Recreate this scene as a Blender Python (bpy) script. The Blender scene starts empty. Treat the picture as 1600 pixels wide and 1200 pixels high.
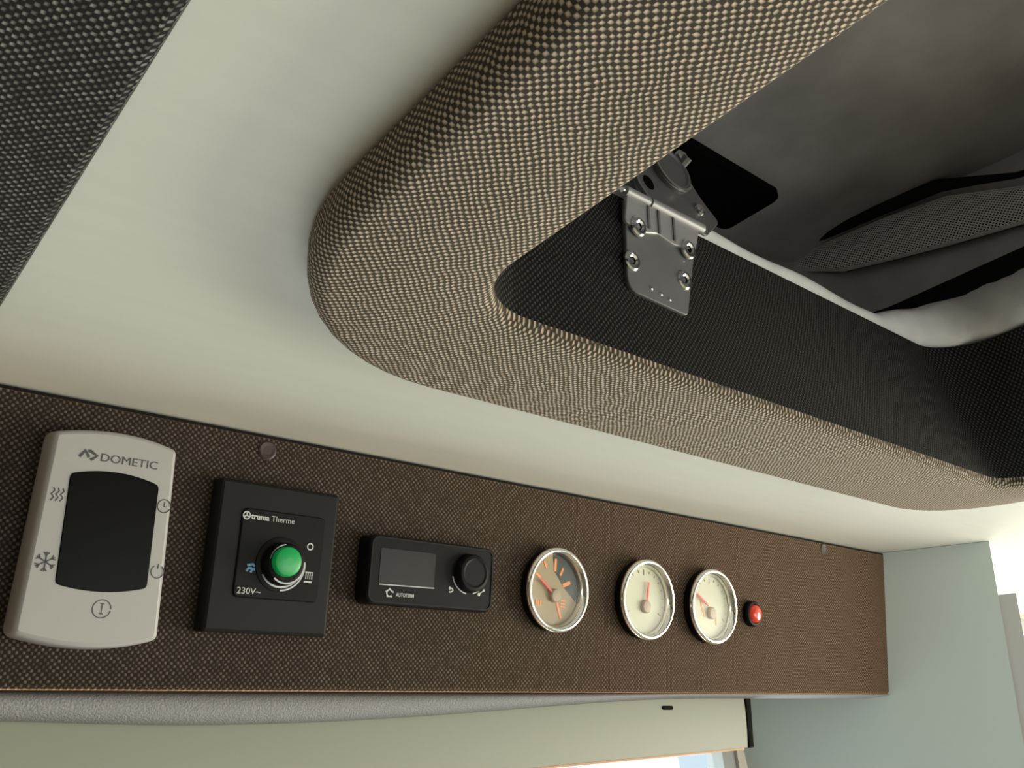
import bpy, math, random
from mathutils import Vector, Matrix

random.seed(4)
# ---------------------------------------------------------------- units, scaled about the camera
# The coordinates below are mostly image pixels cast onto planes, origin at the camera;
# W scales the whole scene about the camera, one unit is 0.65 m and the phone is 1.72 m above the van floor.
S = 0.65
H0 = 1.72
def W(p): return Vector((p[0]*S, p[1]*S, p[2]*S + H0))

# ---------------------------------------------------------------- camera
sc = bpy.context.scene
cam = bpy.data.cameras.new('camera'); co = bpy.data.objects.new('camera', cam)
sc.collection.objects.link(co)
cam.sensor_width = 36; cam.lens = 1407/1600*36; cam.clip_start = 0.01
R = ((0.7614276, 0.21319973, 0.61218779),
     (-0.64379856, 0.35918356, 0.67565567),
     (-0.07583819, -0.90858849, 0.41074995))
m = Matrix(((R[0][0], -R[0][1], -R[0][2], 0), (R[1][0], -R[1][1], -R[1][2], 0),
            (R[2][0], -R[2][1], -R[2][2], 0), (0, 0, 0, 1)))
co.matrix_world = Matrix.Translation(W((0, 0, 0))) @ m
sc.camera = co
# ---------------------------------------------------------------- exposure, daylight
sc.view_settings.view_transform = 'Standard'; sc.view_settings.look = 'None'
sc.view_settings.gamma = 1; sc.view_settings.use_curve_mapping = False
sc.view_settings.exposure = 0.0
wd = bpy.data.worlds.new('World'); sc.world = wd; wd.use_nodes = True
wd.node_tree.nodes['Background'].inputs[0].default_value = (0.72, 0.86, 1.0, 1)
wd.node_tree.nodes['Background'].inputs[1].default_value = 1.0

def area(name, loc, size, rot, power, color):
    l = bpy.data.lights.new(name, 'AREA'); l.shape = 'RECTANGLE'
    l.size, l.size_y = size[0]*S, size[1]*S; l.energy = power; l.color = color
    o = bpy.data.objects.new(name, l); o.location = W(loc); o.rotation_euler = rot
    sc.collection.objects.link(o); return o
# daylight at two windows; the door light is added behind the camera for ambient
area('daylight_window_wall', (0.78, 1.06, -0.42), (1.1, .95), (math.radians(-98), 0, math.radians(-10)), 6.5, (0.93, 0.98, 1.0))
area('daylight_window_front', (2.45, 1.06, -0.25), (1.2, 1.0), (math.radians(-90), 0, 0), 17, (1.0, 0.93, 0.80))
area('added_door_light', (1.65, -2.05, -0.75), (1.8, 1.1), (math.radians(98), 0, math.radians(12)), 13, (1.0, 0.96, 0.88))
# warm light from the right, set outside the unseen windscreen
area('daylight_windscreen', (3.35, -0.5, -0.5), (2.4, 1.3), (math.radians(98), 0, math.radians(90)), 62, (1.0, 0.89, 0.74))

# ---------------------------------------------------------------- materials
def mat(name):
    m = bpy.data.materials.new(name); m.use_nodes = True
    nt = m.node_tree; return m, nt, nt.nodes['Principled BSDF']
def plain(name, col, rough=.5, metal=0, spec=.5, noise=0, nscale=40, bump=0, bscale=200, emit=None, coat=0):
    m, nt, b = mat(name)
    b.inputs['Base Color'].default_value = (*col, 1); b.inputs['Roughness'].default_value = rough
    b.inputs['Metallic'].default_value = metal; b.inputs['Specular IOR Level'].default_value = spec
    b.inputs['Coat Weight'].default_value = coat
    if emit:
        b.inputs['Emission Color'].default_value = (*emit[0], 1); b.inputs['Emission Strength'].default_value = emit[1]
    if noise or bump:
        tc = nt.nodes.new('ShaderNodeTexCoord')
    if noise:
        n = nt.nodes.new('ShaderNodeTexNoise'); n.inputs['Scale'].default_value = nscale; n.inputs['Detail'].default_value = 6
        nt.links.new(tc.outputs['Object'], n.inputs['Vector'])
        r = nt.nodes.new('ShaderNodeValToRGB')
        r.color_ramp.elements[0].position = .3; r.color_ramp.elements[1].position = .7
        r.color_ramp.elements[0].color = (*[c*(1-noise) for c in col], 1)
        r.color_ramp.elements[1].color = (*[min(1, c*(1+noise)) for c in col], 1)
        nt.links.new(n.outputs['Fac'], r.inputs['Fac']); nt.links.new(r.outputs['Color'], b.inputs['Base Color'])
    if bump:
        n = nt.nodes.new('ShaderNodeTexNoise'); n.inputs['Scale'].default_value = bscale; n.inputs['Detail'].default_value = 4
        nt.links.new(tc.outputs['Object'], n.inputs['Vector'])
        bp = nt.nodes.new('ShaderNodeBump'); bp.inputs['Strength'].default_value = bump; bp.inputs['Distance'].default_value = .002
        nt.links.new(n.outputs['Fac'], bp.inputs['Height']); nt.links.new(bp.outputs['Normal'], b.inputs['Normal'])
    return m

def weave(name, gap, dot, dot2, a=.0024, sheen=.0, vary=.4, bump=.6, warp=.0016, fill=.75, stint=(1.0, .80, .62)):
    """plain-weave tweed: knuckles of yarn on a staggered lattice, UVs in unscaled units"""
    m, nt, b = mat(name)
    N = nt.nodes.new; L = nt.links.new
    def math_(op, x, y=None, clamp=False):
        n = N('ShaderNodeMath'); n.operation = op; n.use_clamp = clamp
        for i, v in enumerate((x, y)):
            if v is None: continue
            if hasattr(v, 'links'): L(v, n.inputs[i])
            else: n.inputs[i].default_value = v
        return n.outputs[0]
    uv = N('ShaderNodeUVMap'); uv.uv_map = 'UVMap'
    nz = N('ShaderNodeTexNoise'); nz.inputs['Scale'].default_value = 60; nz.inputs['Detail'].default_value = 2
    L(uv.outputs[0], nz.inputs['Vector'])
    vm = N('ShaderNodeVectorMath'); vm.operation = 'SUBTRACT'; L(nz.outputs['Color'], vm.inputs[0]); vm.inputs[1].default_value = (.5, .5, .5)
    vs = N('ShaderNodeVectorMath'); vs.operation = 'SCALE'; L(vm.outputs[0], vs.inputs[0]); vs.inputs['Scale'].default_value = warp*2
    va = N('ShaderNodeVectorMath'); va.operation = 'ADD'; L(uv.outputs[0], va.inputs[0]); L(vs.outputs[0], va.inputs[1])
    sp = N('ShaderNodeSeparateXYZ'); L(va.outputs[0], sp.inputs[0])
    u = math_('DIVIDE', sp.outputs[0], a); v = math_('DIVIDE', sp.outputs[1], a)
    su = math_('SINE', math_('MULTIPLY', u, math.pi)); sv = math_('SINE', math_('MULTIPLY', v, math.pi))
    p = math_('MULTIPLY', su, sv)
    h = math_('POWER', math_('MAXIMUM', p, 0.0), fill)
    fl = N('ShaderNodeCombineXYZ'); L(math_('FLOOR', u), fl.inputs[0]); L(math_('FLOOR', v), fl.inputs[1])
    wn = N('ShaderNodeTexWhiteNoise'); wn.noise_dimensions = '3D'; L(fl.outputs[0], wn.inputs['Vector'])
    mixd = N('ShaderNodeMix'); mixd.data_type = 'RGBA'; L(wn.outputs['Value'], mixd.inputs['Factor'])
    mixd.inputs['A'].default_value = (*dot, 1); mixd.inputs['B'].default_value = (*dot2, 1)
    br = math_('ADD', math_('MULTIPLY', wn.outputs['Value'], vary), 1-vary*.5)
    hf = math_('MULTIPLY', h, br, True)
    mx = N('ShaderNodeMix'); mx.data_type = 'RGBA'; L(hf, mx.inputs['Factor'])
    mx.inputs['A'].default_value = (*gap, 1); L(mixd.outputs['Result'], mx.inputs['B'])
    L(mx.outputs['Result'], b.inputs['Base Color'])
    bp = N('ShaderNodeBump'); bp.inputs['Strength'].default_value = bump; bp.inputs['Distance'].default_value = .0007
    L(h, bp.inputs['Height']); L(bp.outputs['Normal'], b.inputs['Normal'])
    b.inputs['Roughness'].default_value = .9; b.inputs['Specular IOR Level'].default_value = .15
    b.inputs['Sheen Weight'].default_value = sheen; b.inputs['Sheen Roughness'].default_value = .45
    b.inputs['Sheen Tint'].default_value = (*stint, 1)
    return m

M = {}
M['frame_fabric'] = weave('frame_tweed', (.044, .037, .026), (.57, .490, .375), (.49, .395, .305), sheen=.12, vary=.45, warp=.0022, fill=.55)
M['dark_fabric'] = weave('dark_tweed', (.010, .010, .010), (.13, .12, .11), (.20, .19, .175), sheen=.05, vary=.9)
M['panel_fabric'] = weave('panel_tweed', (.012, .011, .010), (.085, .072, .061), (.125, .106, .088), sheen=.95, vary=.8, stint=(1.0, .60, .34))
M['lining'] = weave('shaded_dark_tweed', (.002, .002, .002), (.060, .058, .056), (.04, .04, .038), sheen=.02, vary=.6)  # the dark tweed again, with the opening's shade put into darker yarns

def ceiling_mat():
    m, nt, b = mat('ceiling_felt')
    tc = nt.nodes.new('ShaderNodeTexCoord'); mp = nt.nodes.new('ShaderNodeMapping')
    mp.inputs['Scale'].default_value = (12, 120, 12); mp.inputs['Rotation'].default_value = (0, 0, math.radians(8))
    nt.links.new(tc.outputs['Object'], mp.inputs[0])
    n = nt.nodes.new('ShaderNodeTexNoise'); n.inputs['Scale'].default_value = 1; n.inputs['Detail'].default_value = 7
    nt.links.new(mp.outputs[0], n.inputs['Vector'])
    r = nt.nodes.new('ShaderNodeValToRGB'); r.color_ramp.elements[0].position = .25; r.color_ramp.elements[1].position = .75
    r.color_ramp.elements[0].color = (.580, .585, .535, 1); r.color_ramp.elements[1].color = (.605, .61, .560, 1)
    nt.links.new(n.outputs['Fac'], r.inputs[0]); nt.links.new(r.outputs[0], b.inputs['Base Color'])
    b.inputs['Roughness'].default_value = .9; b.inputs['Specular IOR Level'].default_value = .2
    bp = nt.nodes.new('ShaderNodeBump'); bp.inputs['Strength'].default_value = .05; bp.inputs['Distance'].default_value = .001
    nt.links.new(n.outputs['Fac'], bp.inputs['Height']); nt.links.new(bp.outputs[0], b.inputs['Normal'])
    return m
M['ceiling'] = ceiling_mat()
M['wall'] = plain('grey_wall_laminate', (.41, .475, .46), .55)
M['dark_rear'] = plain('bounce_absorbing_board', (.10, .09, .08), .7)  # unseen rear wall kept dark to cut bounce onto the frame rim
M['strip'] = plain('grey_rubber_trim', (.40, .41, .40), .5)
M['shell'] = plain('cabin_wall_board', (.62, .58, .50), .7, noise=.05, nscale=5)
M['floor'] = plain('vinyl_floor', (.40, .34, .27), .6, noise=.2, nscale=8)
M['felt'] = plain('grey_felt', (.30, .30, .305), .95, spec=.1, noise=.12, nscale=900, bump=.5, bscale=900)
M['cassette'] = plain('cassette_laminate', (.27, .28, .225), .5)
M['endcap'] = plain('dark_end_cap', (.008, .008, .008), .8, spec=.05)
M['canvas'] = plain('tent_canvas', (.52, .52, .54), .95, spec=.1, noise=.18, nscale=14, bump=.35, bscale=90)
M['tent_black'] = plain('shadow_and_backing_black', (.018, .018, .018), .95, spec=.05)  # near-black for painted tent shadows and the netting backing
M['canvas_dark'] = plain('dark_tent_canvas', (.58, .58, .59), .95, spec=.1, noise=.1, nscale=30, bump=.3, bscale=120)
M['roll'] = plain('pale_canvas_roll', (.66, .66, .65), .8, spec=.2, noise=.12, nscale=25, bump=.6, bscale=70)
M['black_patch'] = plain('black_pad_vinyl', (.004, .004, .004), .9, spec=.05)
M['white_plastic'] = plain('white_plastic', (.38, .378, .37), .38, spec=.4)
M['screen'] = plain('black_glass', (.003, .003, .003), .3, spec=.08)
M['print_dark'] = plain('dark_print', (.05, .05, .052), .5)
M['print_light'] = plain('light_print', (.55, .55, .55), .5)
M['print_blue'] = plain('blue_print', (.12, .30, .50), .5)
M['black_plastic'] = plain('black_plastic', (.006, .006, .0065), .5, spec=.12)
M['black_plastic2'] = plain('satin_black_plastic', (.0095, .0095, .010), .5, spec=.15)
M['lcd'] = plain('grey_lcd', (.022, .022, .024), .4, spec=.2)
M['green'] = plain('green_push_button', (.0, .30, .065), .35, emit=((.0, .8, .2), .06))
M['chrome'] = plain('chrome', (.86, .85, .82), .07, metal=1)
M['satin'] = plain('satin_silver', (.22, .22, .22), .3, metal=1)
M['steel'] = plain('zinc_steel', (.17, .17, .17), .5, metal=.5, noise=.06, nscale=60)
M['steel_light'] = plain('bright_zinc', (.36, .36, .36), .45, metal=.5)
M['steel_dark'] = plain('dull_steel', (.12, .12, .122), .5, metal=.5)
M['screw'] = plain('bright_screw', (.75, .75, .75), .2, metal=1)
M['hole'] = plain('hole_black', (.004, .004, .004), .9, spec=0)
M['face_cream'] = plain('cream_dial', (.66, .61, .48), .5)
M['face_brown'] = plain('dial_reflection_brown', (.36, .25, .14), .35)
M['face_dark'] = plain('dark_dial', (.02, .022, .018), .3)
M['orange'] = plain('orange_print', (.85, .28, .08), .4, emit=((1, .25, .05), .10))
M['needle'] = plain('red_needle', (.85, .08, .07), .4)
M['hub'] = plain('tan_hub', (.42, .28, .20), .4)
M['lens'] = plain('red_lens', (.60, .03, .015), .2, coat=.6, emit=((1, .08, .03), .18))
M['gap_shadow'] = plain('gap_shadow_black', (.010, .010, .009), .8, spec=.1)
M['cap'] = plain('brown_cap', (.030, .014, .010), .5)
M['warm_edge'] = plain('warm_light_orange', (.55, .30, .14), .5)

def glass_mat(name, refl, rough):
    m = bpy.data.materials.new(name); m.use_nodes = True; nt = m.node_tree
    nt.nodes.clear(); o = nt.nodes.new('ShaderNodeOutputMaterial'); mx = nt.nodes.new('ShaderNodeMixShader')
    t = nt.nodes.new('ShaderNodeBsdfTransparent'); g = nt.nodes.new('ShaderNodeBsdfGlossy'); g.inputs['Roughness'].default_value = rough
    f = nt.nodes.new('ShaderNodeFresnel'); f.inputs['IOR'].default_value = 1.6
    t.inputs[0].default_value = (.97, .99, .98, 1)
    ge = nt.nodes.new('ShaderNodeNewGeometry'); sb = nt.nodes.new('ShaderNodeMath'); sb.operation = 'SUBTRACT'; sb.inputs[0].default_value = 1
    ml = nt.nodes.new('ShaderNodeMath'); ml.operation = 'MULTIPLY'
    m3 = nt.nodes.new('ShaderNodeMath'); m3.operation = 'MULTIPLY'; m3.inputs[1].default_value = refl; nt.links.new(f.outputs[0], m3.inputs[0])
    nt.links.new(ge.outputs['Backfacing'], sb.inputs[1]); nt.links.new(sb.outputs[0], ml.inputs[0]); nt.links.new(m3.outputs[0], ml.inputs[1])
    nt.links.new(ml.outputs[0], mx.inputs[0]); nt.links.new(t.outputs[0], mx.inputs[1]); nt.links.new(g.outputs[0], mx.inputs[2])
    nt.links.new(mx.outputs[0], o.inputs[0]); return m
M['glass'] = glass_mat('clear_glass', 1.0, .02)
M['dial_glass'] = glass_mat('coated_dial_glass', .30, .22)

def mesh_mat():
    """window netting: grey threads with open cells"""
    m, nt, b = mat('grey_netting'); N = nt.nodes.new; L = nt.links.new
    b.inputs['Base Color'].default_value = (.95, .95, .95, 1); b.inputs['Roughness'].default_value = .8
    uv = N('ShaderNodeUVMap'); uv.uv_map = 'UVMap'; sp = N('ShaderNodeSeparateXYZ'); L(uv.outputs[0], sp.inputs[0])
    outs = []
    for i in (0, 1):
        a_ = N('ShaderNodeMath'); a_.operation = 'MULTIPLY'; a_.inputs[1].default_value = 1/.0052; L(sp.outputs[i], a_.inputs[0])
        f_ = N('ShaderNodeMath'); f_.operation = 'FRACT'; L(a_.outputs[0], f_.inputs[0])
        l_ = N('ShaderNodeMath'); l_.operation = 'LESS_THAN'; l_.inputs[1].default_value = .45; L(f_.outputs[0], l_.inputs[0]); outs.append(l_.outputs[0])
    mxx = N('ShaderNodeMath'); mxx.operation = 'MAXIMUM'; L(outs[0], mxx.inputs[0]); L(outs[1], mxx.inputs[1])
    tr = N('ShaderNodeBsdfTransparent'); mx = N('ShaderNodeMixShader'); L(mxx.outputs[0], mx.inputs[0])
    L(tr.outputs[0], mx.inputs[1]); L(b.outputs[0], mx.inputs[2]); L(mx.outputs[0], nt.nodes['Material Output'].inputs[0])
    return m
M['netting'] = mesh_mat()

# ---------------------------------------------------------------- builder
I4 = Matrix.Identity(4)
_l = math.hypot(1, .188)
U_ = Vector((0, -.188, 1))/_l; N_ = Vector((0, -1, -.188))/_l
# fabric control panel: local x along the van, y up the slanted panel, z out of it
T_PANEL = Matrix(((1, U_.x, N_.x, 0), (0, U_.y, N_.y, .684), (0, U_.z, N_.z, .3), (0, 0, 0, 1)))
T_PANEL = Matrix(((1, 0, 0, 0), (0, U_.y, N_.y, .684), (0, U_.z, N_.z, .3), (0, 0, 0, 1)))
# inner wall of the roof opening: local x along, y up, z out of the wall (towards -Y)
_k = math.hypot(1, .12)
T_INNER = Matrix(((1, 0, 0, 0), (0, -.12/_k, -1/_k, .378), (0, 1/_k, -.12/_k, .275), (0, 0, 0, 1)))

class MB:
    def __init__(s): s.v = []; s.f = []; s.uv = {}
    def quad_grid(s, rows, closed=False, uvs=None):
        """rows of world points -> quads; closed wraps each row"""
        b = len(s.v); n = len(rows[0])
        for r in rows: s.v += [tuple(p) for p in r]
        if uvs:
            k = b
            for r in uvs:
                for q in r: s.uv[k] = q; k += 1
        for i in range(len(rows)-1):
            for j in range(n if closed else n-1):
                j2 = (j+1) % n
                s.f.append((b+i*n+j, b+i*n+j2, b+(i+1)*n+j2, b+(i+1)*n+j))
        return b
    def caps(s, rows, cap0, cap1):
        """end faces with their own vertices; the front one is very slightly crowned, as moulded faces are"""
        n = len(rows[0])
        if cap0: b = len(s.v); s.v += [tuple(p) for p in rows[0]]; s.f.append(tuple(b+i for i in reversed(range(n))))
        if cap1:
            P = [Vector(p) for p in rows[-1]]; c = sum(P, Vector())/n
            if n < 5:
                b = len(s.v); s.v += [tuple(p) for p in P]; s.f.append(tuple(b+i for i in range(n))); return
            nn = Vector()
            for i in range(n): nn += (P[i-1]-c).cross(P[i]-c)
            nn.normalize(); rr = sum((p-c).length for p in P)/n
            b = len(s.v); s.v += [tuple(p) for p in P]; s.v.append(tuple(c+nn*min(rr*.006, .0006)))
            for i in range(n): s.f.append((b+i, b+(i+1) % n, b+n))
    def slab(s, outline, levels, T=I4, cap0=True, cap1=True):
        """outline: CCW 2-D polygon; levels: (inset, height) from back to front"""
        rows = []
        n = len(outline)
        nrm = []
        for i in range(n):
            p0 = Vector(outline[i-1]); p1 = Vector(outline[i]); p2 = Vector(outline[(i+1) % n])
            e1 = (p1-p0).normalized() if (p1-p0).length > 1e-9 else Vector((0, 0)); e2 = (p2-p1).normalized() if (p2-p1).length > 1e-9 else e1
            n1 = Vector((-e1.y, e1.x)); n2 = Vector((-e2.y, e2.x)); h = n1+n2
            h = h.normalized() if h.length > 1e-9 else n1
            nrm.append(h/max(.35, h.dot(n1)))
        for ins, c in levels:
            rows.append([T @ Vector((outline[i][0]+nrm[i].x*ins, outline[i][1]+nrm[i].y*ins, c)) for i in range(n)])
        b = s.quad_grid(rows, True)
        s.caps(rows, cap0, cap1)
        return s
    def lathe(s, prof, T=I4, n=48, cap0=True, cap1=True, sx=1, sy=1):
        rows = [[T @ Vector((r*sx*math.cos(2*math.pi*j/n), r*sy*math.sin(2*math.pi*j/n), c)) for j in range(n)] for r, c in prof]
        b = s.quad_grid(rows, True)
        s.caps(rows, cap0, cap1)
        return s
    def box(s, x0, x1, y0, y1, z0, z1, T=I4, r=0):
        if r: return s.slab(rrect(x0, x1, y0, y1, r), [(0, z0), (0, z1-r*.5), (r*.15, z1-r*.2), (r*.5, z1)], T)
        return s.slab([(x0, y0), (x1, y0), (x1, y1), (x0, y1)], [(0, z0), (0, z1)], T)
    def tube(s, pts, r, n=10, T=I4):
        rows = []; P = [Vector(p) for p in pts]
        for i, p in enumerate(P):
            t = (P[min(i+1, len(P)-1)]-P[max(i-1, 0)]).normalized()
            a = Vector((0, 0, 1)) if abs(t.z) < .9 else Vector((1, 0, 0))
            e1 = t.cross(a).normalized(); e2 = t.cross(e1)
            rr = r[i] if isinstance(r, (list, tuple)) else r
            rows.append([T @ (p + e1*rr*math.cos(2*math.pi*j/n) + e2*rr*math.sin(2*math.pi*j/n)) for j in range(n)])
        b = s.quad_grid(rows, True)
        s.f.append(tuple(b+i for i in reversed(range(n)))); s.f.append(tuple(b+(len(rows)-1)*n+i for i in range(n)))
        return s
    def build(s, name, material, parent=None, base=None, sharp=35, uvf=None):
        """link as ONE mesh object; base = unscaled point of the origin (top-level objects)"""
        root = parent
        while root is not None and root.parent is not None: root = root.parent
        org = W(base) if base is not None else (Vector(root['_org']) if root is not None else Vector((0, 0, 0)))
        me = bpy.data.meshes.new(name)
        me.from_pydata([W(p)-org for p in s.v], [], s.f)
        me.update()
        if s.uv or uvf:
            ul = me.uv_layers.new(name='UVMap')
            for lp in me.loops:
                i = lp.vertex_index
                ul.data[lp.index].uv = uvf(Vector(s.v[i])) if uvf else s.uv.get(i, (0, 0))
        me.materials.append(material)
        for p in me.polygons: p.use_smooth = True
        me.set_sharp_from_angle(angle=math.radians(sharp))
        o = bpy.data.objects.new(name, me); sc.collection.objects.link(o)
        if parent is None: o.location = org; o['_org'] = tuple(org)
        else: o.parent = parent
        return o

def tag(o, label, cat, group=None, kind=None):
    if label: o['label'] = label
    if cat: o['category'] = cat
    if group: o['group'] = group
    if kind: o['kind'] = kind
    return o
def thing(name, base, label, cat, group=None):
    o = bpy.data.objects.new(name, None); o.location = W(base); o['_org'] = tuple(W(base))
    o.empty_display_size = .02
    sc.collection.objects.link(o); return tag(o, label, cat, group)

def rrect(x0, x1, y0, y1, r, n=6):
    out = []
    for cx, cy, a in ((x1-r, y0+r, -90), (x1-r, y1-r, 0), (x0+r, y1-r, 90), (x0+r, y0+r, 180)):
        for i in range(n+1):
            t = math.radians(a+90*i/n); out.append((cx+r*math.cos(t), cy+r*math.sin(t)))
    return out
def roundpoly(pts, rad, n=6):
    """round the corners of a CCW polygon"""
    out = []; k = len(pts)
    for i in range(k):
        p = Vector(pts[i]); a = Vector(pts[i-1]); b = Vector(pts[(i+1) % k]); r = rad[i] if isinstance(rad, (list, tuple)) else rad
        if r <= 0: out.append(tuple(p)); continue
        da = (a-p); db = (b-p); q = min(r, da.length*.49, db.length*.49)
        s0 = p+da.normalized()*q; s1 = p+db.normalized()*q
        for j in range(n+1):
            t = j/n; out.append(tuple(s0*(1-t)**2 + p*2*t*(1-t) + s1*t*t))
    return out
def circle(cx, cy, r, n=32): return [(cx+r*math.cos(2*math.pi*i/n), cy+r*math.sin(2*math.pi*i/n)) for i in range(n)]
def stroke(mb, pts, w, c0, c1, T, closed=False):
    """flat ribbon line of width w following 2-D points"""
    P = [Vector(p) for p in pts]; n = len(P); L_ = []; R_ = []
    for i in range(n):
        a = P[i-1] if (i or closed) else P[0]; b = P[(i+1) % n] if (i < n-1 or closed) else P[-1]
        t = (b-a).normalized(); q = Vector((-t.y, t.x))*w/2
        L_.append(P[i]+q); R_.append(P[i]-q)
    rows = [[T @ Vector((p.x, p.y, c0)) for p in L_], [T @ Vector((p.x, p.y, c1)) for p in L_],
            [T @ Vector((p.x, p.y, c1)) for p in R_], [T @ Vector((p.x, p.y, c0)) for p in R_]]
    mb.quad_grid(rows, closed)
    return mb
def arc(cx, cy, r, a0, a1, n=16): return [(cx+r*math.cos(math.radians(a0+(a1-a0)*i/n)), cy+r*math.sin(math.radians(a0+(a1-a0)*i/n))) for i in range(n+1)]

def lettering(name, txt, x0, x1, y0, y1, c, T, material, parent, shear=0, bold=0.0):
    """real text geometry fitted to a box on a surface; y0,y1 = baseline and cap height"""
    cu = bpy.data.curves.new(name, 'FONT'); cu.body = txt; cu.resolution_u = 4; cu.offset = bold
    ob = bpy.data.objects.new(name, cu); sc.collection.objects.link(ob)
    dg = bpy.context.evaluated_depsgraph_get(); dg.update()
    me0 = bpy.data.meshes.new_from_object(ob.evaluated_get(dg))
    bpy.data.objects.remove(ob); bpy.data.curves.remove(cu)
    xs = [v.co.x for v in me0.vertices]; 
    fx = (x1-x0)/(max(xs)-min(xs)); fy = (y1-y0)/.70
    mb = MB()
    mb.v = [tuple(T @ Vector((x0+(v.co.x-min(xs))*fx, y0+v.co.y*fy, c))) for v in me0.vertices]
    mb.f = [tuple(p.vertices) for p in me0.polygons]
    bpy.data.meshes.remove(me0)
    return mb.build(name, material, parent)

def struct(o, label=None, cat=None):
    o['kind'] = 'structure'
    if label: o['label'] = label
    if cat: o['category'] = cat
    return o

# ================================================================ SETTING
CZ = .30
def contour(x0, x1, y0, y1, r, d=0, nc=12, ns=24):
    """rounded rectangle, CCW from lower right corner, inset by d; returns points with outward normals"""
    x0 += d; x1 -= d; y0 += d; y1 -= d; r = max(r-d, .002)
    pts = []
    cs = ((x1-r, y0+r, -90), (x1-r, y1-r, 0), (x0+r, y1-r, 90), (x0+r, y0+r, 180))
    for k, (cx, cy, a) in enumerate(cs):
        for i in range(nc+1):
            t = math.radians(a+90*i/nc); pts.append((Vector((cx+r*math.cos(t), cy+r*math.sin(t))), Vector((math.cos(t), math.sin(t)))))
        nx = cs[(k+1) % 4]; t = math.radians(a+90); q = Vector((math.cos(t), math.sin(t)))
        A = pts[-1][0]; t2 = math.radians(nx[2]); B = Vector((nx[0]+r*math.cos(t2), nx[1]+r*math.sin(t2)))
        for i in range(1, ns): pts.append((A.lerp(B, i/ns), q))
    return pts
OUT = (.196, 1.186, -.48, .490, .16)
INN = (.302, 1.100, -.36, .376, .055)
TOPC = (.300, .985, -.36, .362, .060)
ZB, ZT = .270, .408

# ceiling with the roof opening cut out
mb = MB()
hole = contour(.27, 1.14, -.42, .42, .10)
big = contour(-1.5, 2.8, -1.9, .90, .01)
mb.quad_grid([[Vector((*p, CZ)) for p, q in hole], [Vector((*p, CZ)) for p, q in big], [Vector((*p, CZ+.03)) for p, q in big], [Vector((*p, CZ+.03)) for p, q in hole]], True)
struct(mb.build('ceiling', M['ceiling'], base=(0, 0, CZ)), 'pale felt-lined van ceiling around the roof opening')

mb = MB().box(-1.5, 2.8, -1.9, .95, -2.66, -2.62)
struct(mb.build('floor', M['floor'], base=(0, 0, -2.64)), 'brown vinyl van floor')
def wall_with_openings(name, ax, pos, lo, hi, z0, z1, holes, label, mt='shell'):
    """wall in a plane ax=pos; holes: (a0,a1,z0,z1) sorted along the wall"""
    mb = MB(); t = .04 if pos > 0 else -.04
    def bx(a0, a1, q0, q1):
        p0, p1 = sorted((pos, pos+t))
        if ax == 'y': mb.box(a0, a1, p0, p1, q0, q1)
        else: mb.box(p0, p1, a0, a1, q0, q1)
    a = lo
    for h in holes:
        bx(a, h[0], z0, z1); bx(h[0], h[1], z0, h[2]); bx(h[0], h[1], h[3], z1); a = h[1]
    bx(a, hi, z0, z1)
    return struct(mb.build(name, M[mt], base=(0, 0, z0)), label)
wall_with_openings('wall_back', 'y', .90, -1.5, 2.8, -2.62, .30, [(.10, 1.21, -.90, .06), (1.85, 2.70, -.75, .292)], 'van side wall behind the control panel')
wall_with_openings('wall_front', 'y', -1.90, -1.5, 2.8, -2.62, .30, [(.7, 2.6, -1.3, -.2)], 'van side wall behind the camera')
wall_with_openings('wall_left', 'x', -1.5, -1.9, .94, -2.62, .30, [], 'van rear wall', 'dark_rear')
wall_with_openings('wall_right', 'x', 2.8, -1.9, .94, -2.62, .30, [(-1.7, .7, -1.15, .1)], 'van end wall with the windscreen opening')
def window(name, ax, pos, a0, a1, z0, z1, label):
    mb = MB(); w = .03
    for (p0, p1, q0, q1) in ((a0, a1, z0, z0+w), (a0, a1, z1-w, z1), (a0, a0+w, z0+w, z1-w), (a1-w, a1, z0+w, z1-w)):
        if ax == 'y': mb.box(p0, p1, pos-.01, pos+.02, q0, q1)
        else: mb.box(pos-.01, pos+.02, p0, p1, q0, q1)
    bc = (a0, pos, z0) if ax == 'y' else (pos, a0, z0)
    o = struct(mb.build(name, M['strip'], base=bc), label)
    mb = MB()
    if ax == 'y': mb.box(a0+w, a1-w, pos+.003, pos+.009, z0+w, z1-w)
    else: mb.box(pos+.003, pos+.009, a0+w, a1-w, z0+w, z1-w)
    mb.build('pane', M['glass'], o)
    return o
window('window_1', 'y', .915, .10, 1.21, -.90, .06, 'van side window below the blind cassette')
window('window_2', 'y', .915, 1.85, 2.70, -.75, .292, 'bright front side window at the right')
window('window_3', 'y', -1.93, .7, 2.6, -1.3, -.2, 'unseen door window added behind the camera to let in fill light')
window('window_4', 'x', 2.81, -1.7, .7, -1.15, .1, 'windscreen at the front of the van')

# grey angled window surround right of the control panel (leans out going down)
def prism_lean(plan, z0, z1, lean=-.12):
    mb = MB()
    rows = [[Vector((x, y+lean*(z-CZ), z)) for x, y in plan] for z in (z0, z1)]
    b = mb.quad_grid(rows, True); n = len(plan)
    mb.f.append(tuple(b+i for i in reversed(range(n)))); mb.f.append(tuple(b+n+i for i in range(n)))
    return mb
plan = [(1.205, .895), (1.214, .884), (1.391, .6750), (1.4867, .5612), (1.505, .572), (1.56, .66), (1.58, .87)]
struct(prism_lean(plan, -.95, .2995).build('trim_1', M['wall'], base=(1.39, .7, -.95)), 'grey angled window pillar at the right end of the control panel')
plan = [(1.4885, .562), (1.5035, .541), (1.520, .556), (1.505, .578)]
struct(prism_lean(plan, -.95, .218).build('trim_2', M['strip'], base=(1.5, .57, -.95)), 'narrow grey trim strip at the far right of the pillar')

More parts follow.
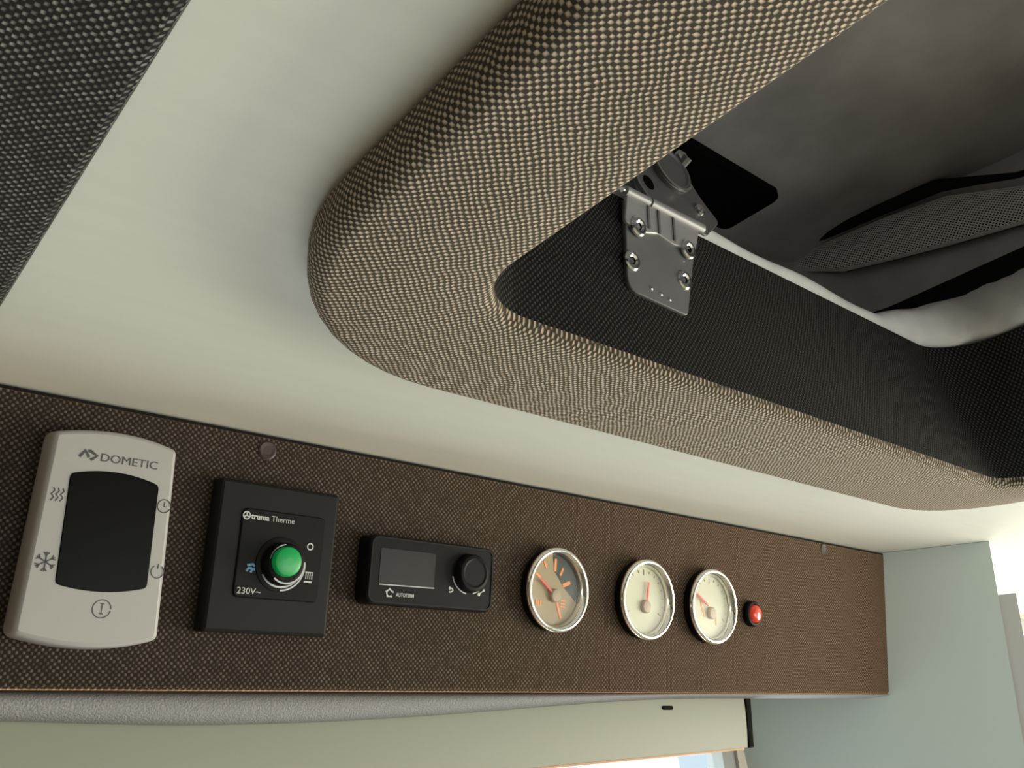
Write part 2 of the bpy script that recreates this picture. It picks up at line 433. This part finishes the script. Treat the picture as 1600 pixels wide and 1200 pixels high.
# ================================================================ OVERHEAD FABRIC BOARD (upper left)
mb = MB().slab(roundpoly([(-1.2, -.9), (.089, -.9), (.089, .60), (-1.2, .60)], .02), [(0, CZ-.0002), (0, CZ-.006), (.002, CZ-.010), (.006, CZ-.012)], I4)
o = mb.build('ceiling_board', M['dark_fabric'], base=(-.5, -.1, CZ), uvf=lambda p: (p.x, p.y+(p.z-CZ)))
tag(o, 'dark charcoal tweed covered board under the ceiling, upper left', 'ceiling board')

# ================================================================ PADDED FRAME OF THE ROOF OPENING
fr = thing('padded_roof_frame', (.69, 0, CZ), 'padded brown-grey tweed frame around the roof opening, rounded corners', 'roof frame')
rows = []; uvs = []
def ringrow(C, d, z, drop_out):
    pts = contour(*C[:4], C[4], d)
    rows.append([Vector((p.x, p.y, z)) for p, q in pts])
    uvs.append([(p.x+q.x*drop_out, p.y+q.y*drop_out) for p, q in pts])
t = CZ-ZB; ro = .014; ri = .010
q0 = ro*(math.pi/2-1)
ringrow(OUT, 0.003, CZ-.0002, q0+t-ro+.003)
ringrow(OUT, 0, CZ-.005, q0+t-ro-.005)
ringrow(OUT, 0, ZB+ro, q0)
for k in range(1, 8):
    a = math.pi/2*k/7; ringrow(OUT, ro*(1-math.cos(a)), ZB+ro*(1-math.sin(a)), ro*(1-math.cos(a)) - ro + ro*(math.pi/2-a))
# gentle crown between the two edges
def mixrow(w, z):
    A = contour(*OUT[:4], OUT[4], ro); B = contour(*INN[:4], INN[4], -ri)
    rows.append([Vector((*(a[0].lerp(b[0], w)), z)) for a, b in zip(A, B)])
    uvs.append([tuple(a[0].lerp(b[0], w)) for a, b in zip(A, B)])
for w, dz in ((.25, .0015), (.5, .002), (.75, .0015)): mixrow(w, ZB-dz)
for k in range(0, 6):
    a = math.pi/2*k/5; d = -ri*(1-math.sin(a)); ringrow(INN, d, ZB+ri*(1-math.cos(a)), 0)
mb = MB(); mb.quad_grid(rows, True, uvs)
mb.build('padded_rim', M['frame_fabric'], fr, sharp=60)
# inner lining: walls of the opening
sl = [0.0]
for a, b in zip(contour(*INN), contour(*INN)[1:]): sl.append(sl[-1]+(a[0]-b[0]).length)
rows = []; uvs = []
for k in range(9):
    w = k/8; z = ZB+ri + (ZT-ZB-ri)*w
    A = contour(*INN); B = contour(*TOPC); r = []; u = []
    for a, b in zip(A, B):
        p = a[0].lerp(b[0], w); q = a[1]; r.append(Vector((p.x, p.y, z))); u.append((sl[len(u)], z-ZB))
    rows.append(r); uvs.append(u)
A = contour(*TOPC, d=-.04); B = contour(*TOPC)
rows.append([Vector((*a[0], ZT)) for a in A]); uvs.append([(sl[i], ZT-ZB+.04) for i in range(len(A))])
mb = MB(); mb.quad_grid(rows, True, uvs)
o = mb.build('inner_lining', M['lining'], fr, sharp=50); o['label'] = 'dark tweed lining of the opening walls, shade deepened in its colour'

# ================================================================ POP-UP TENT ABOVE THE OPENING
tent = thing('pop_up_roof_tent', (.69, 0, ZT), 'dark grey canvas pop-up roof seen through the roof opening', 'roof tent')
ZR = .69
# canvas walls: bulging a little, rising outwards from the opening to the roof
def tent_contour(w): return (.300-.20*w, 1.045+.075*w, -.36-.25*w, .372+.23*w, .06+.02*w)
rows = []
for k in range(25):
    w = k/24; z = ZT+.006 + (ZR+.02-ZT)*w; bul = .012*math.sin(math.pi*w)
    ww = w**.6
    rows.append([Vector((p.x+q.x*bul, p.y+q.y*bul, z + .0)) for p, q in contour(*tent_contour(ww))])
mb = MB(); mb.quad_grid(rows[:12], True); o = mb.build('wall_shadow_band', M['tent_black'], tent, sharp=60); o['label'] = 'lower band of the canvas wall, blackened for the gap shadow'  # black colour stands in for the shadow above the canvas roll
mb = MB(); mb.quad_grid(rows[11:], True)
o = mb.build('canvas_wall', M['canvas_dark'], tent, sharp=60)
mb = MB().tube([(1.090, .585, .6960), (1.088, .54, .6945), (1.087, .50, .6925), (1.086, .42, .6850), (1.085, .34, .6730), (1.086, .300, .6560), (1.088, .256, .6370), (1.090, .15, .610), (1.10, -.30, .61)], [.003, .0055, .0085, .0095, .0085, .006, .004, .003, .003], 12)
o = mb.build('roof_shadow_line', M['tent_black'], tent, sharp=60); o['label'] = 'dark tube put in for the roof edge shadow'  # dark tube added where the roof edge throws its shadow
# roof lining, slightly crowned with soft folds
rows = []
random.seed(7)
nx, ny = 60, 60
for j in range(ny+1):
    y = -.66 + 1.34*j/ny; r = []
    for i in range(nx+1):
        x = .04 + 1.16*i/nx
        z = ZR + .012*math.sin(x*5+y*3)*math.sin(y*7+1.2) + .004*math.sin(x*23+y*17) + .002*math.sin(x*51-y*33)
        r.append(Vector((x, y, z)))
    rows.append(r)
mb = MB(); mb.quad_grid(rows)
mb.build('roof_lining', M['canvas'], tent, sharp=60)
# black pad fixed to the roof lining
mb = MB().slab(rrect(.60, .935, .478, .572, .014), [(0, ZR-.004), (0, ZR-.013), (.003, ZR-.016)], I4)
o = mb.build('roof_pad', M['black_patch'], tent); o['label'] = 'black rounded pad on the roof lining'
# netting window on the forward canvas wall
top = [(.575, .690), (.50, .686), (.42, .678), (.34, .664), (.256, .628), (.15, .60), (.0, .59), (-.2, .60)]
bot = [(.570, .672), (.497, .634), (.43, .617), (.358, .600), (.267, .582), (.15, .560), (.0, .55), (-.2, .55)]
rows = []; uvs = []
for k in range(5):
    w = k/4; rows.append([Vector((1.098-.006*math.sin(math.pi*w), a[0]*(1-w)+b[0]*w, a[1]*(1-w)+b[1]*w-.004)) for a, b in zip(top, bot)])
    uvs.append([(p.y+p.z, p.y-p.z*1.3) for p in rows[-1]])
mb = MB(); mb.quad_grid([[p + Vector((.006, 0, 0)) for p in r_] for r_ in rows]); mb.build('window_backing', M['tent_black'], tent, sharp=80)['label'] = 'black cloth behind the netting'
mb = MB(); mb.quad_grid(rows, False, uvs)
o = mb.build('netting_window', M['netting'], tent, sharp=80); o['label'] = 'grey netting window in the canvas'
for nm, L_, rr in (('netting_seam', bot, .0026), ('netting_seam', top, .0012)):
    mb = MB().tube([(1.096, a, b-.004) for a, b in L_], rr, 6); mb.build(nm, M['roll'], tent)
# pale rolled canvas edge lying along the top of the opening wall
CT = contour(*TOPC, d=-.004, nc=30, ns=90)
def arclen_pts():
    pts = [(p, q) for p, q in CT]; return pts
rows = []
n = len(CT)
random.seed(3)
for idx in range(n):
    p, q = CT[idx]
    # grows from a thin roll beside the hinge to a fat bunched roll on the forward side
    t_ = max(0, min(1, (p.x-.86)/.12)) * (1 if p.y < .40 else 0)
    hh = .012 + .022*t_ + .0012*math.sin(p.x*37)+.0012*t_*math.sin(p.y*70+p.x*20)
    ww = .010 + .012*t_
    c = Vector((p.x+q.x*.008, p.y+q.y*.008, ZT+hh-.002))
    ring = []
    for j in range(16):
        a = 2*math.pi*j/16
        wr = 1 + t_*(.05*math.sin(4*a+p.y*70+p.x*50) + .05*math.sin(3*a-p.y*110+p.x*70) + .03*math.sin(7*a+p.y*190))
        ring.append(Vector((c.x-q.x*ww*math.cos(a)*wr, c.y-q.y*ww*math.cos(a)*wr, c.z+hh*math.sin(a)*wr)))
    rows.append(ring)
rows.append(rows[0])
mb = MB(); mb.quad_grid(rows, True)
o = mb.build('canvas_roll', M['roll'], tent, sharp=80); o['label'] = 'pale grey canvas edge rolled along the opening'

# ================================================================ HINGE BRACKET
T = T_INNER
hg = thing('roof_hinge_bracket', (.50, .37, .34), 'steel hinge bracket screwed to the inner wall of the roof opening', 'hinge')
def inn(x, z): return (x, (z-.275)*_k)       # wall point at height z
E_HINGE = None
# lower plate
poly = [inn(.4555, .3300), inn(.5245, .3275), inn(.5425, .405), inn(.4565, .405)]
poly = roundpoly([poly[0], poly[1], poly[2], poly[3]], [.012, .004, .001, .001])
MB().slab(poly, [(0, .0005), (0, .0032), (.0006, .004)], T).build('wall_plate', M['steel'], hg)
poly = roundpoly([inn(.4525, .3840), inn(.4700, .3800), inn(.4900, .3860), inn(.5080, .3830), inn(.5360, .3860), inn(.5430, .4070), inn(.4560, .4085)], .003)
MB().slab(poly, [(0, .004), (0, .0062), (.0006, .007)], T).build('step_plate', M['steel_light'], hg)
for x in (.478, .490, .508):
    MB().box(x, x+.0022, inn(x, .386)[1], inn(x, .406)[1], .007, .0082, T).build('rib', M['steel'], hg)
mb = MB().tube([(x, inn(x, .4105)[1], .006) for x in (.455, .481)], .0042, 12, T); mb.build('knuckle', M['steel_light'], hg)
mb = MB().tube([(x, inn(x, .4105)[1], .006) for x in (.483, .5475)], .0046, 12, T); mb.build('knuckle', M['steel_light'], hg)
MB().tube([(.452, inn(.45, .4105)[1], .006), (.5495, inn(.55, .4105)[1], .006)], .0022, 10, T).build('hinge_pin', M['screw'], hg)
for x, z in ((.467, .3838), (.4615, .3545), (.5265, .3845), (.5225, .3575)):
    cx, cy = inn(x, z); Tm = T @ Matrix.Translation((cx, cy, 0))
    up = .007 if z > .37 else .004
    sw = MB().lathe([(.0082, up-.001), (.0082, up+.0006), (.0070, up+.0018), (.0045, up+.0022), (.0030, up+.0010)], Tm, 24, True, False)
    sw = sw.build('screw', M['screw'], hg)
    MB().lathe([(.0030, up+.0010), (.0025, up-.0005)], Tm, 6, False, True).build('recess', M['hole'], sw)
for x, z in ((.482, .338), (.493, .3365), (.503, .335)):
    cx, cy = inn(x, z); MB().lathe([(.0018, .0038), (.0015, .0048), (.0006, .0052)], T @ Matrix.Translation((cx, cy, 0)), 10).build('dimple', M['screw'], hg)
# upper swinging plate
TU = Matrix(((1, 0, 0, 0), (0, .10, -.995, .366), (0, .995, .10, .413), (0, 0, 0, 1)))
poly = roundpoly([(.485, .003), (.5650, .0005), (.592, .026), (.574, .044), (.560, .070), (.545, .090), (.520, .090), (.486, .055), (.480, .022)], [.010, .004, .006, .010, .008, .012, .012, .012, .01])
MB().slab(poly, [(0, -.001), (0, .0022), (.0008, .003)], TU).build('swing_plate', M['steel_dark'], hg)
mb = MB(); stroke(mb, [(.4815, .040), (.4835, .020), (.490, .010), (.502, .0055), (.563, .0030)], .003, .003, .006, TU); mb.build('folded_edge', M['steel'], hg)
Tm = TU @ Matrix.Translation((.5345, .058, 0))
MB().lathe([(.0235, .003), (.0235, .007), (.022, .0085), (.019, .0088), (.017, .0075)], Tm, 36).build('pivot_washer', M['steel_dark'], hg)
mb = MB(); stroke(mb, arc(0, 0, .0225, 190, 330, 20), .0022, .0084, .0092, Tm); mb.build('washer_edge', M['screw'], hg)
Tm = TU @ Matrix.Translation((.5000, .030, 0))
MB().lathe([(.0065, .0031), (.0060, .0034)], Tm, 20, True, True, 1, 1.15).build('hole', M['hole'], hg)
Tm = TU @ Matrix.Translation((.5640, .028, 0))
MB().lathe([(.0058, .003), (.0052, .0055), (.0030, .0068)], Tm, 20).build('rivet', M['screw'], hg)
mb = MB().tube([(.5520, .071, .004), (.5535, .0750, .014)], .0045, 8, TU); mb.build('pivot_bolt', M['steel'], hg)
MB().lathe([(.0075, .006), (.0075, .010), (.006, .011)], TU @ Matrix.Translation((.5535, .079, 0)), 6).build('pivot_nut', M['screw'], hg)

# ================================================================ CONTROL PANEL BOARD
T = T_PANEL
HP = -.2137
mb = MB().slab(roundpoly([(-.75, HP), (1.402, HP), (1.4045, -.0016), (-.75, -.0016)], [.004, .006, .002, .002]), [(0, -.022), (0, -.0035), (.0010, -.0012), (.0035, 0)], T)
Ti = T.inverted()
def puv(p):
    q = Ti @ p; return (q.x, q.y+.0*q.z)
pb = mb.build('control_panel_board', M['panel_fabric'], base=(.4, .69, .29), uvf=puv)
tag(pb, 'long brown tweed covered board that carries the controls', 'control panel')
for x, y in ((.3295, -.0150), (1.210, -.0120)):
    MB().lathe([(.0085, -.001), (.0085, .0004), (.007, .0012), (.004, .0008)], T @ Matrix.Translation((x, y, 0)), 20).build('screw_cap', M['cap'], pb)

mb = MB(); stroke(mb, [(1.3975, HP+.001), (1.3995, -.003)], .0060, -.0030, -.0001, T); mb.build('edge_shadow_line', M['gap_shadow'], pb)['label'] = 'dark strip for the shadowed gap at the right end'  # dark strip paints the shadow between board and pillar
mb = MB(); stroke(mb, [(1.398, -.0030), (-.75, -.0030)], .0024, -.0030, -.0003, T); mb.build('edge_shadow_line', M['gap_shadow'], pb)['label'] = 'dark strip for the shadowed gap along the ceiling'  # same dark strip for the shaded gap under the ceiling
# grey felt roll under the board
rows = []
def zl(x):      # lower outline of the roll: fat at the left, thin at the right
    k = max(0, min(1, (x-.35)/.60)); k = k*k*(3-2*k)
    j = max(0, min(1, (x-.10)/.22)); j = j*j*(3-2*j)
    return .0735 - .0065*j + .0200*k
for i in range(81):
    x = -.75 + 2.15*i/80; zz = zl(x); zt = .0912
    ring = []
    hh = (zt-zz); yc = .7425
    for j in range(13):
        a = math.radians(90 + 180*j/12)      # front half of an oval
        ring.append(Vector((x, yc + .020*math.cos(a), (zt+zz)/2 + hh/2*math.sin(a))))
    ring += [Vector((x, .7485, zz)), Vector((x, .7485, zt))]
    rows.append(ring)
mb = MB(); b = mb.quad_grid(rows, True); k = len(rows[0])
mb.f.append(tuple(b+i for i in range(k))); mb.f.append(tuple(b+80*k+i for i in reversed(range(k))))
tag(mb.build('felt_roll', M['felt'], base=(.4, .745, .08), sharp=50), 'grey felt padding strip running along under the control panel', 'padding strip')

# blind cassette
bc = thing('blind_cassette', (.3, .78, .03), 'flat greenish grey window blind cassette under the felt strip', 'blind cassette')
def zc(x): return .0285 - (1.06-x)*.0215
Tc = I4
rows = []
for i in range(41):
    x = -.75 + 1.786*i/40; z0 = zc(x); r_ = []
    for j in range(13):
        w = j/12; r_.append(Vector((x + .010*w*(i/40), .7525 - .0012*math.sin(math.pi*w), z0 + (.0960-z0)*w)))
    r_ += [Vector((x + .010*(i/40), .82, .0960)), Vector((x, .82, z0))]
    rows.append(r_)
mb = MB(); b = mb.quad_grid(rows, True)
mb.build('casing', M['cassette'], bc, sharp=50)
TY = Matrix(((1, 0, 0, 0), (0, 0, -1, .7525), (0, 1, 0, 0), (0, 0, 0, 1)))   # vertical plane, out = -Y
mb = MB().slab([(1.037, zc(1.034)-.0005), (1.0475, zc(1.05)-.0005), (1.060, .0960), (1.0485, .0960)], [(0, -.07), (0, .001), (.001, .0018)], TY)
mb.build('end_cap', M['endcap'], bc)
mb = MB().slab([(-.75, zc(-.75)-.0022), (1.030, zc(1.03)-.0022), (1.030, zc(1.03)-.0002), (-.75, zc(-.75)-.0002)], [(0, -.068), (0, -.001)], TY)
mb.build('warm_light_strip', M['warm_edge'], bc)['label'] = 'orange lower edge, warm light put into its colour'  # orange colour paints a line of warm light on the lower edge
MB().slab(rrect(.879, .898, .0745, .0790, .002), [(0, 0), (0, .002), (.001, .003)], TY).build('clip', M['endcap'], bc)

# ================================================================ THERMOSTAT (white)
def bulge(pts0, mid, pts1, n=10):
    out = []
    for i in range(1, n):
        t_ = i/n; out.append((pts0[0]*(1-t_)**2+mid[0]*2*t_*(1-t_)+pts1[0]*t_*t_, pts0[1]*(1-t_)**2+mid[1]*2*t_*(1-t_)+pts1[1]*t_*t_))
    return out
th = thing('thermostat', (.2, .69, .2), 'white climate control unit with large black screen, leftmost on the panel', 'thermostat')
c_ = [(.1515, -.1765), (.2525, -.1765), (.2460, -.0318), (.1545, -.0325)]
ou = [c_[0]] + bulge(c_[0], (.205, -.1915), c_[1]) + [c_[1]] + [c_[2]] + bulge(c_[2], (.203, -.0185), c_[3]) + [c_[3]]
rad = [.0]*len(ou)
for i, p in enumerate(ou):
    if p in c_: rad[i] = .009
ou = roundpoly(ou, rad, 6)
MB().slab(ou, [(-.001, .0008), (-.001, .003), (.0, .014), (.0008, .0185), (.0022, .0212), (.0040, .022)], T).build('housing', M['white_plastic'], th, sharp=40)
s_ = [(.1735, -.1408), (.2375, -.1392), (.2348, -.0620), (.1705, -.0620)]
so = [s_[0]] + bulge(s_[0], (.206, -.1485), s_[1]) + [s_[1], s_[2]] + bulge(s_[2], (.203, -.0515), s_[3]) + [s_[3]]
rad = [.004 if p in s_ else 0 for p in so]; so = roundpoly(so, rad, 4)
MB().slab(so, [(0, .0215), (0, .0226), (.0006, .0229)], T).build('screen', M['screen'], th)
C = .0224
lettering('lettering', 'DOMETIC', .1895, .2315, -.0500, -.0440, C, T, M['print_dark'], th)
mb = MB(); stroke(mb, [(.1745, -.0490), (.1780, -.0440), (.1812, -.0485)], .0022, C-.0006, C, T)
stroke(mb, [(.1800, -.0440), (.1815, -.0437), (.1868, -.0468), (.1825, -.0502)], .0022, C-.0006, C, T); mb.build('emblem', M['print_dark'], th)
mb = MB()
for k in range(3):
    x = .1606+k*.0031; stroke(mb, [(x, -.0832), (x+.0018, -.0806), (x-.0002, -.0784), (x+.0018, -.0760), (x+.0008, -.0738)], .0008, C-.0006, C, T)
mb.build('heat_symbol', M['print_dark'], th)
mb = MB(); cx, cy = .1648, -.1262
for k in range(6):
    a = math.radians(90+60*k); e = (cx+.0068*math.cos(a), cy+.0068*math.sin(a)); stroke(mb, [(cx, cy), e], .0009, C-.0006, C, T)
    q = (cx+.0044*math.cos(a), cy+.0044*math.sin(a))
    for s in (-.7, .7): stroke(mb, [q, (q[0]+.0028*math.cos(a+s), q[1]+.0028*math.sin(a+s))], .0008, C-.0006, C, T)
mb.build('snowflake_symbol', M['print_dark'], th)
mb = MB(); stroke(mb, arc(.2412, -.0770, .0050, 0, 340, 28), .0006, C-.0006, C, T); stroke(mb, [(.2412, -.0740), (.2412, -.0775), (.2430, -.0775)], .0006, C-.0006, C, T); mb.build('clock_symbol', M['print_dark'], th)
mb = MB(); stroke(mb, arc(.2436, -.1265, .0048, 125, 415, 24), .0006, C-.0006, C, T); stroke(mb, [(.2436, -.1210), (.2436, -.1242)], .0006, C-.0006, C, T); mb.build('power_symbol', M['print_dark'], th)
mb = MB(); stroke(mb, arc(.2078, -.1560, .0064, 0, 350, 32), .0007, C-.0006, C, T)
for p in ([(.2078, -.1595), (.2078, -.1525)], [(.2064, -.1525), (.2092, -.1525)], [(.2064, -.1595), (.2092, -.1595)]): stroke(mb, p, .0007, C-.0006, C, T)
mb.build('info_symbol', M['print_dark'], th)

# ================================================================ BOILER SWITCH (square black, green button)
bs = thing('boiler_switch', (.34, .69, .2), 'square black switch plate with round green button', 'switch')
MB().slab(rrect(.286, .3955, -.1688, -.0465, .0025), [(0, .0008), (0, .0140), (.0012, .0165), (.003, .0175)], T).build('cover_plate', M['black_plastic2'], bs)
MB().slab(rrect(.3065, .3830, -.1410, -.0690, .005), [(0, .017), (0, .0186), (.0010, .0194)], T).build('inset_plate', M['black_plastic'], bs)
C = .0197
lettering('lettering', 'truma', .3138, .3300, -.0775, -.0730, C, T, M['print_light'], bs, bold=.03)
lettering('lettering', 'Therme', .3320, .3530, -.0775, -.0730, C, T, M['print_light'], bs)
mb = MB(); stroke(mb, arc(.3100, -.0752, .0030, 0, 360, 20), .0009, C-.0005, C, T)
for k in range(3):
    a = math.radians(90+120*k); stroke(mb, [(.3100, -.0752), (.3100+.003*math.cos(a), -.0752+.003*math.sin(a))], .0009, C-.0005, C, T)
mb.build('emblem', M['print_light'], bs)
lettering('lettering', '230V~', .3095, .3300, -.1378, -.1328, C, T, M['print_light'], bs)
mb = MB(); stroke(mb, arc(.3703, -.0948, .0026, 0, 360, 20), .0010, C-.0005, C, T); mb.build('off_symbol', M['print_light'], bs)
mb = MB()
for k in range(4): stroke(mb, [(.3690+k*.0019, -.1220), (.3690+k*.0019, -.1165)], .0008, C-.0005, C, T)
stroke(mb, [(.3680, -.1163), (.3755, -.1163)], .0007, C-.0005, C, T); stroke(mb, [(.3675, -.1243), (.3750, -.1243)], .0014, C-.0005, C, T); mb.build('heating_symbol', M['print_light'], bs)
mb = MB(); stroke(mb, [(.3155, -.1150), (.3205, -.1140), (.3225, -.1155)], .0018, C-.0005, C, T); stroke(mb, [(.3155, -.1200), (.3170, -.1172), (.3200, -.1175)], .0020, C-.0005, C, T)
stroke(mb, [(.3192, -.1208), (.3205, -.1180), (.3228, -.1180)], .0020, C-.0005, C, T); mb.build('blue_symbol', M['print_blue'], bs)
Tk = T @ Matrix.Translation((.3450, -.1120, 0))
MB().lathe([(.0225, .0192), (.0225, .0205), (.0195, .0212), (.0190, .0212)], Tk, 40).build('dial_collar', M['black_plastic'], bs)
MB().lathe([(.0180, .0205), (.0172, .0290), (.0160, .0310), (.0135, .0318)], Tk, 40).build('rotary_knob', M['black_plastic'], bs)
mb = MB(); stroke(mb, arc(0, 0, .0212, -88, 5, 20), .0013, .0208, .0214, Tk); stroke(mb, arc(0, 0, .0186, -150, -20, 20), .0016, .0212, .0218, Tk)
mb.build('silver_arc', M['satin'], bs)
mb = MB(); stroke(mb, arc(0, 0, .0158, -130, 10, 20), .0014, .0306, .0313, Tk); stroke(mb, arc(0, 0, .0158, 100, 170, 10), .0009, .0306, .0313, Tk)
mb.build('knob_ring', M['satin'], bs)
Tk2 = T @ Matrix.Translation((.3430, -.1105, 0))
MB().lathe([(.0122, .031), (.0122, .0360), (.0112, .0378), (.0080, .0388), (.003, .0391)], Tk2, 36).build('push_button', M['green'], bs)

# ================================================================ HEATER DISPLAY UNIT
hd = thing('heater_controller', (.5, .69, .18), 'small black landscape controller with grey display and round knob', 'heater control')
MB().slab(rrect(.4290, .5745, -.1385, -.0765, .008), [(0, 0), (0, .016), (.0008, .0185), (.002, .0195)], T).build('housing', M['black_plastic'], hd)
mb = MB(); stroke(mb, rrect(.4320, .5715, -.1360, -.0790, .007), .0016, .0190, .0203, T, True); mb.build('rim', M['black_plastic2'], hd)
MB().slab(rrect(.4410, .5020, -.1195, -.0880, .0012), [(0, .0190), (0, .0198), (.0003, .0200)], T).build('display', M['lcd'], hd)
C = .0201
mb = MB(); stroke(mb, [(.4420, -.1207), (.5025, -.1200)], .0010, C-.0008, C, T); mb.build('display_edge', M['satin'], hd)
lettering('lettering', 'AUTOTERM', .4605, .4800, -.1303, -.1270, C, T, M['print_light'], hd, bold=.01)
mb = MB()
stroke(mb, arc(.4535, -.1277, .0030, 20, 320, 18), .0012, C-.0005, C, T)
for k in range(5):
    a = math.radians(72*k+18); stroke(mb, [(.4535+.003*math.cos(a), -.1277+.003*math.sin(a)), (.4535+.0044*math.cos(a), -.1277+.0044*math.sin(a))], .0014, C-.0005, C, T)
mb.build('emblem', M['print_light'], hd)
Tk = T @ Matrix.Translation((.5430, -.1030, 0))
MB().lathe([(.0185, .0195), (.0178, .0270), (.0165, .0290), (.0140, .0296), (.0120, .0288)], Tk, 40).build('rotary_knob', M['black_plastic'], hd)
mb = MB(); stroke(mb, arc(0, .001, .0205, 195, 262, 14), .0011, .0196, .0202, Tk); stroke(mb, arc(0, .001, .0205, 285, 325, 10), .0011, .0196, .0202, Tk); mb.build('knob_arc', M['print_light'], hd)
mb = MB(); stroke(mb, [(.5200, -.1185), (.5228, -.1185), (.5245, -.1203), (.5225, -.1220), (.5195, -.1220)], .0013, C-.0005, C, T)
stroke(mb, [(.5210, -.1172), (.5194, -.1185), (.5210, -.1198)], .0010, C-.0005, C, T); mb.build('return_symbol', M['print_light'], hd)
mb = MB().slab(circle(.5618, -.1178, .0013, 12), [(0, C-.0005), (0, C)], T).slab(circle(.5560, -.1220, .0017, 12), [(0, C-.0005), (0, C)], T)
stroke(mb, [(.5572, -.1210), (.5608, -.1186)], .0008, C-.0005, C, T); mb.build('dots_symbol', M['print_light'], hd)

# ================================================================ GAUGES
def gauge(cx, cy, r, label, kind):
    g = thing('round_gauge', (cx, .70, .19), label, 'gauge', 'round chrome gauges on the control panel')
    Tg = T @ Matrix.Translation((cx, cy, 0)); k = r/.0455
    MB().lathe([(.0445*k, 0), (.0445*k, .0095), (.042*k, .0100)], Tg, 56, True, False).build('gauge_body', M['black_plastic'], g)
    MB().lathe([(.0430*k, .0085), (.0455*k, .0095), (.0462*k, .0118), (.0450*k, .0145), (.0425*k, .0155), (.0405*k, .0146), (.0395*k, .0128), (.0385*k, .0118), (.0375*k, .0060)], Tg, 64, False, False).build('bezel', M['chrome'], g, sharp=60)
    MB().lathe([(.0385*k, .0030), (.0385*k, .0050)], Tg, 56).build('dial', M['face_brown'] if kind == 0 else M['face_cream'], g)
    mb = MB()
    c0, c1 = .0049, .0056
    if kind == 0:  # dial colours and orange marks partly paint in a reflection on the glass
        pts = arc(0, 0, .0375*k, -20, 95, 16)+[(.000, .020*k), (.014*k, .004*k)]
        MB().slab(pts, [(0, .0049), (0, .0053)], Tg).build('dark_sector', M['face_dark'], g)
        for a, r0, r1, w in ((88, .020, .034, .0030), (62, .018, .028, .0026), (22, .014, .026, .0042), (-70, .012, .032, .0030), (118, .026, .034, .0026), (150, .024, .032, .0026)):
            t_ = math.radians(a); stroke(mb, [(r0*k*math.cos(t_), r0*k*math.sin(t_)), (r1*k*math.cos(t_), r1*k*math.sin(t_))], w*k, c0+.0003, c1, Tg)
        for q in range(3):
            stroke(mb, [(-.026*k+q*.003, -.012*k), (-.026*k+q*.003, -.018*k)], .0016, c0, c1, Tg)
            stroke(mb, [(.010*k, -.011*k-q*.003), (.017*k, -.011*k-q*.003)], .0016, c0, c1, Tg)
        mb.build('scale_marks', M['orange'], g)
        nd = [(-.006, -.002), (-.022, .010)]
    else:
        for q in range(15):
            a = math.radians(-30+240*q/14); r1 = .034; r0 = .031 if q % 7 else .028
            stroke(mb, [(r0*k*math.cos(a), r0*k*math.sin(a)), (r1*k*math.cos(a), r1*k*math.sin(a))], .0008, c0, c1, Tg)
        mb.build('scale_marks', M['hub'], g)
        if kind == 1: nd = [(.003, -.001), (.0055, .020)]
        else:
            nd = [(-.006, .001), (-.028, .014)]
            mb = MB(); stroke(mb, [(-.010, -.013), (-.016, .0), (-.0165, .006)], .0024, c0, c1, Tg); stroke(mb, [(.012, -.010), (.013, -.022)], .0022, c0, c1, Tg); mb.build('orange_mark', M['orange'], g)
    mb = MB(); stroke(mb, nd, .0024, .0075, .0085, Tg); mb.build('needle', M['needle'], g)
    MB().lathe([(.0075*k, .005), (.0075*k, .0085), (.0062*k, .0098), (.003*k, .0100)], Tg @ Matrix.Translation((.0015, -.008, 0)) if kind else Tg @ Matrix.Translation((0, -.006, 0)), 24).build('needle_hub', M['hub'], g)
    MB().lathe([(.0400*k, .0118), (.0400*k, .0126), (.030*k, .0134), (.015*k, .0139), (.004*k, .0141)], Tg, 56).build('glass_cover', M['dial_glass'], g, sharp=60)
    return g
gauge(.6690, -.1093, .0440, 'chrome gauge with dark and orange dial, nearest the black controller', 0)
gauge(.8115, -.1100, .0455, 'cream chrome gauge with upright red needle, middle of the three', 1)
gauge(.9335, -.1105, .0455, 'cream chrome gauge with needle pointing up left, beside the red lamp', 2)

il = thing('indicator_lamp', (1.02, .70, .19), 'small red indicator lamp right of the gauges', 'indicator lamp')
Tg = T @ Matrix.Translation((1.0240, -.1145, 0))
MB().lathe([(.0165, 0), (.0165, .0065), (.0150, .0085), (.0125, .0088), (.0115, .0060)], Tg, 36).build('mounting_ring', M['black_plastic'], il)
MB().lathe([(.0116, .006), (.0114, .0095), (.0100, .0120), (.0065, .0138), (.0020, .0142)], Tg, 32).build('lens', M['lens'], il)

for o in bpy.data.objects:
    if '_org' in o: del o['_org']
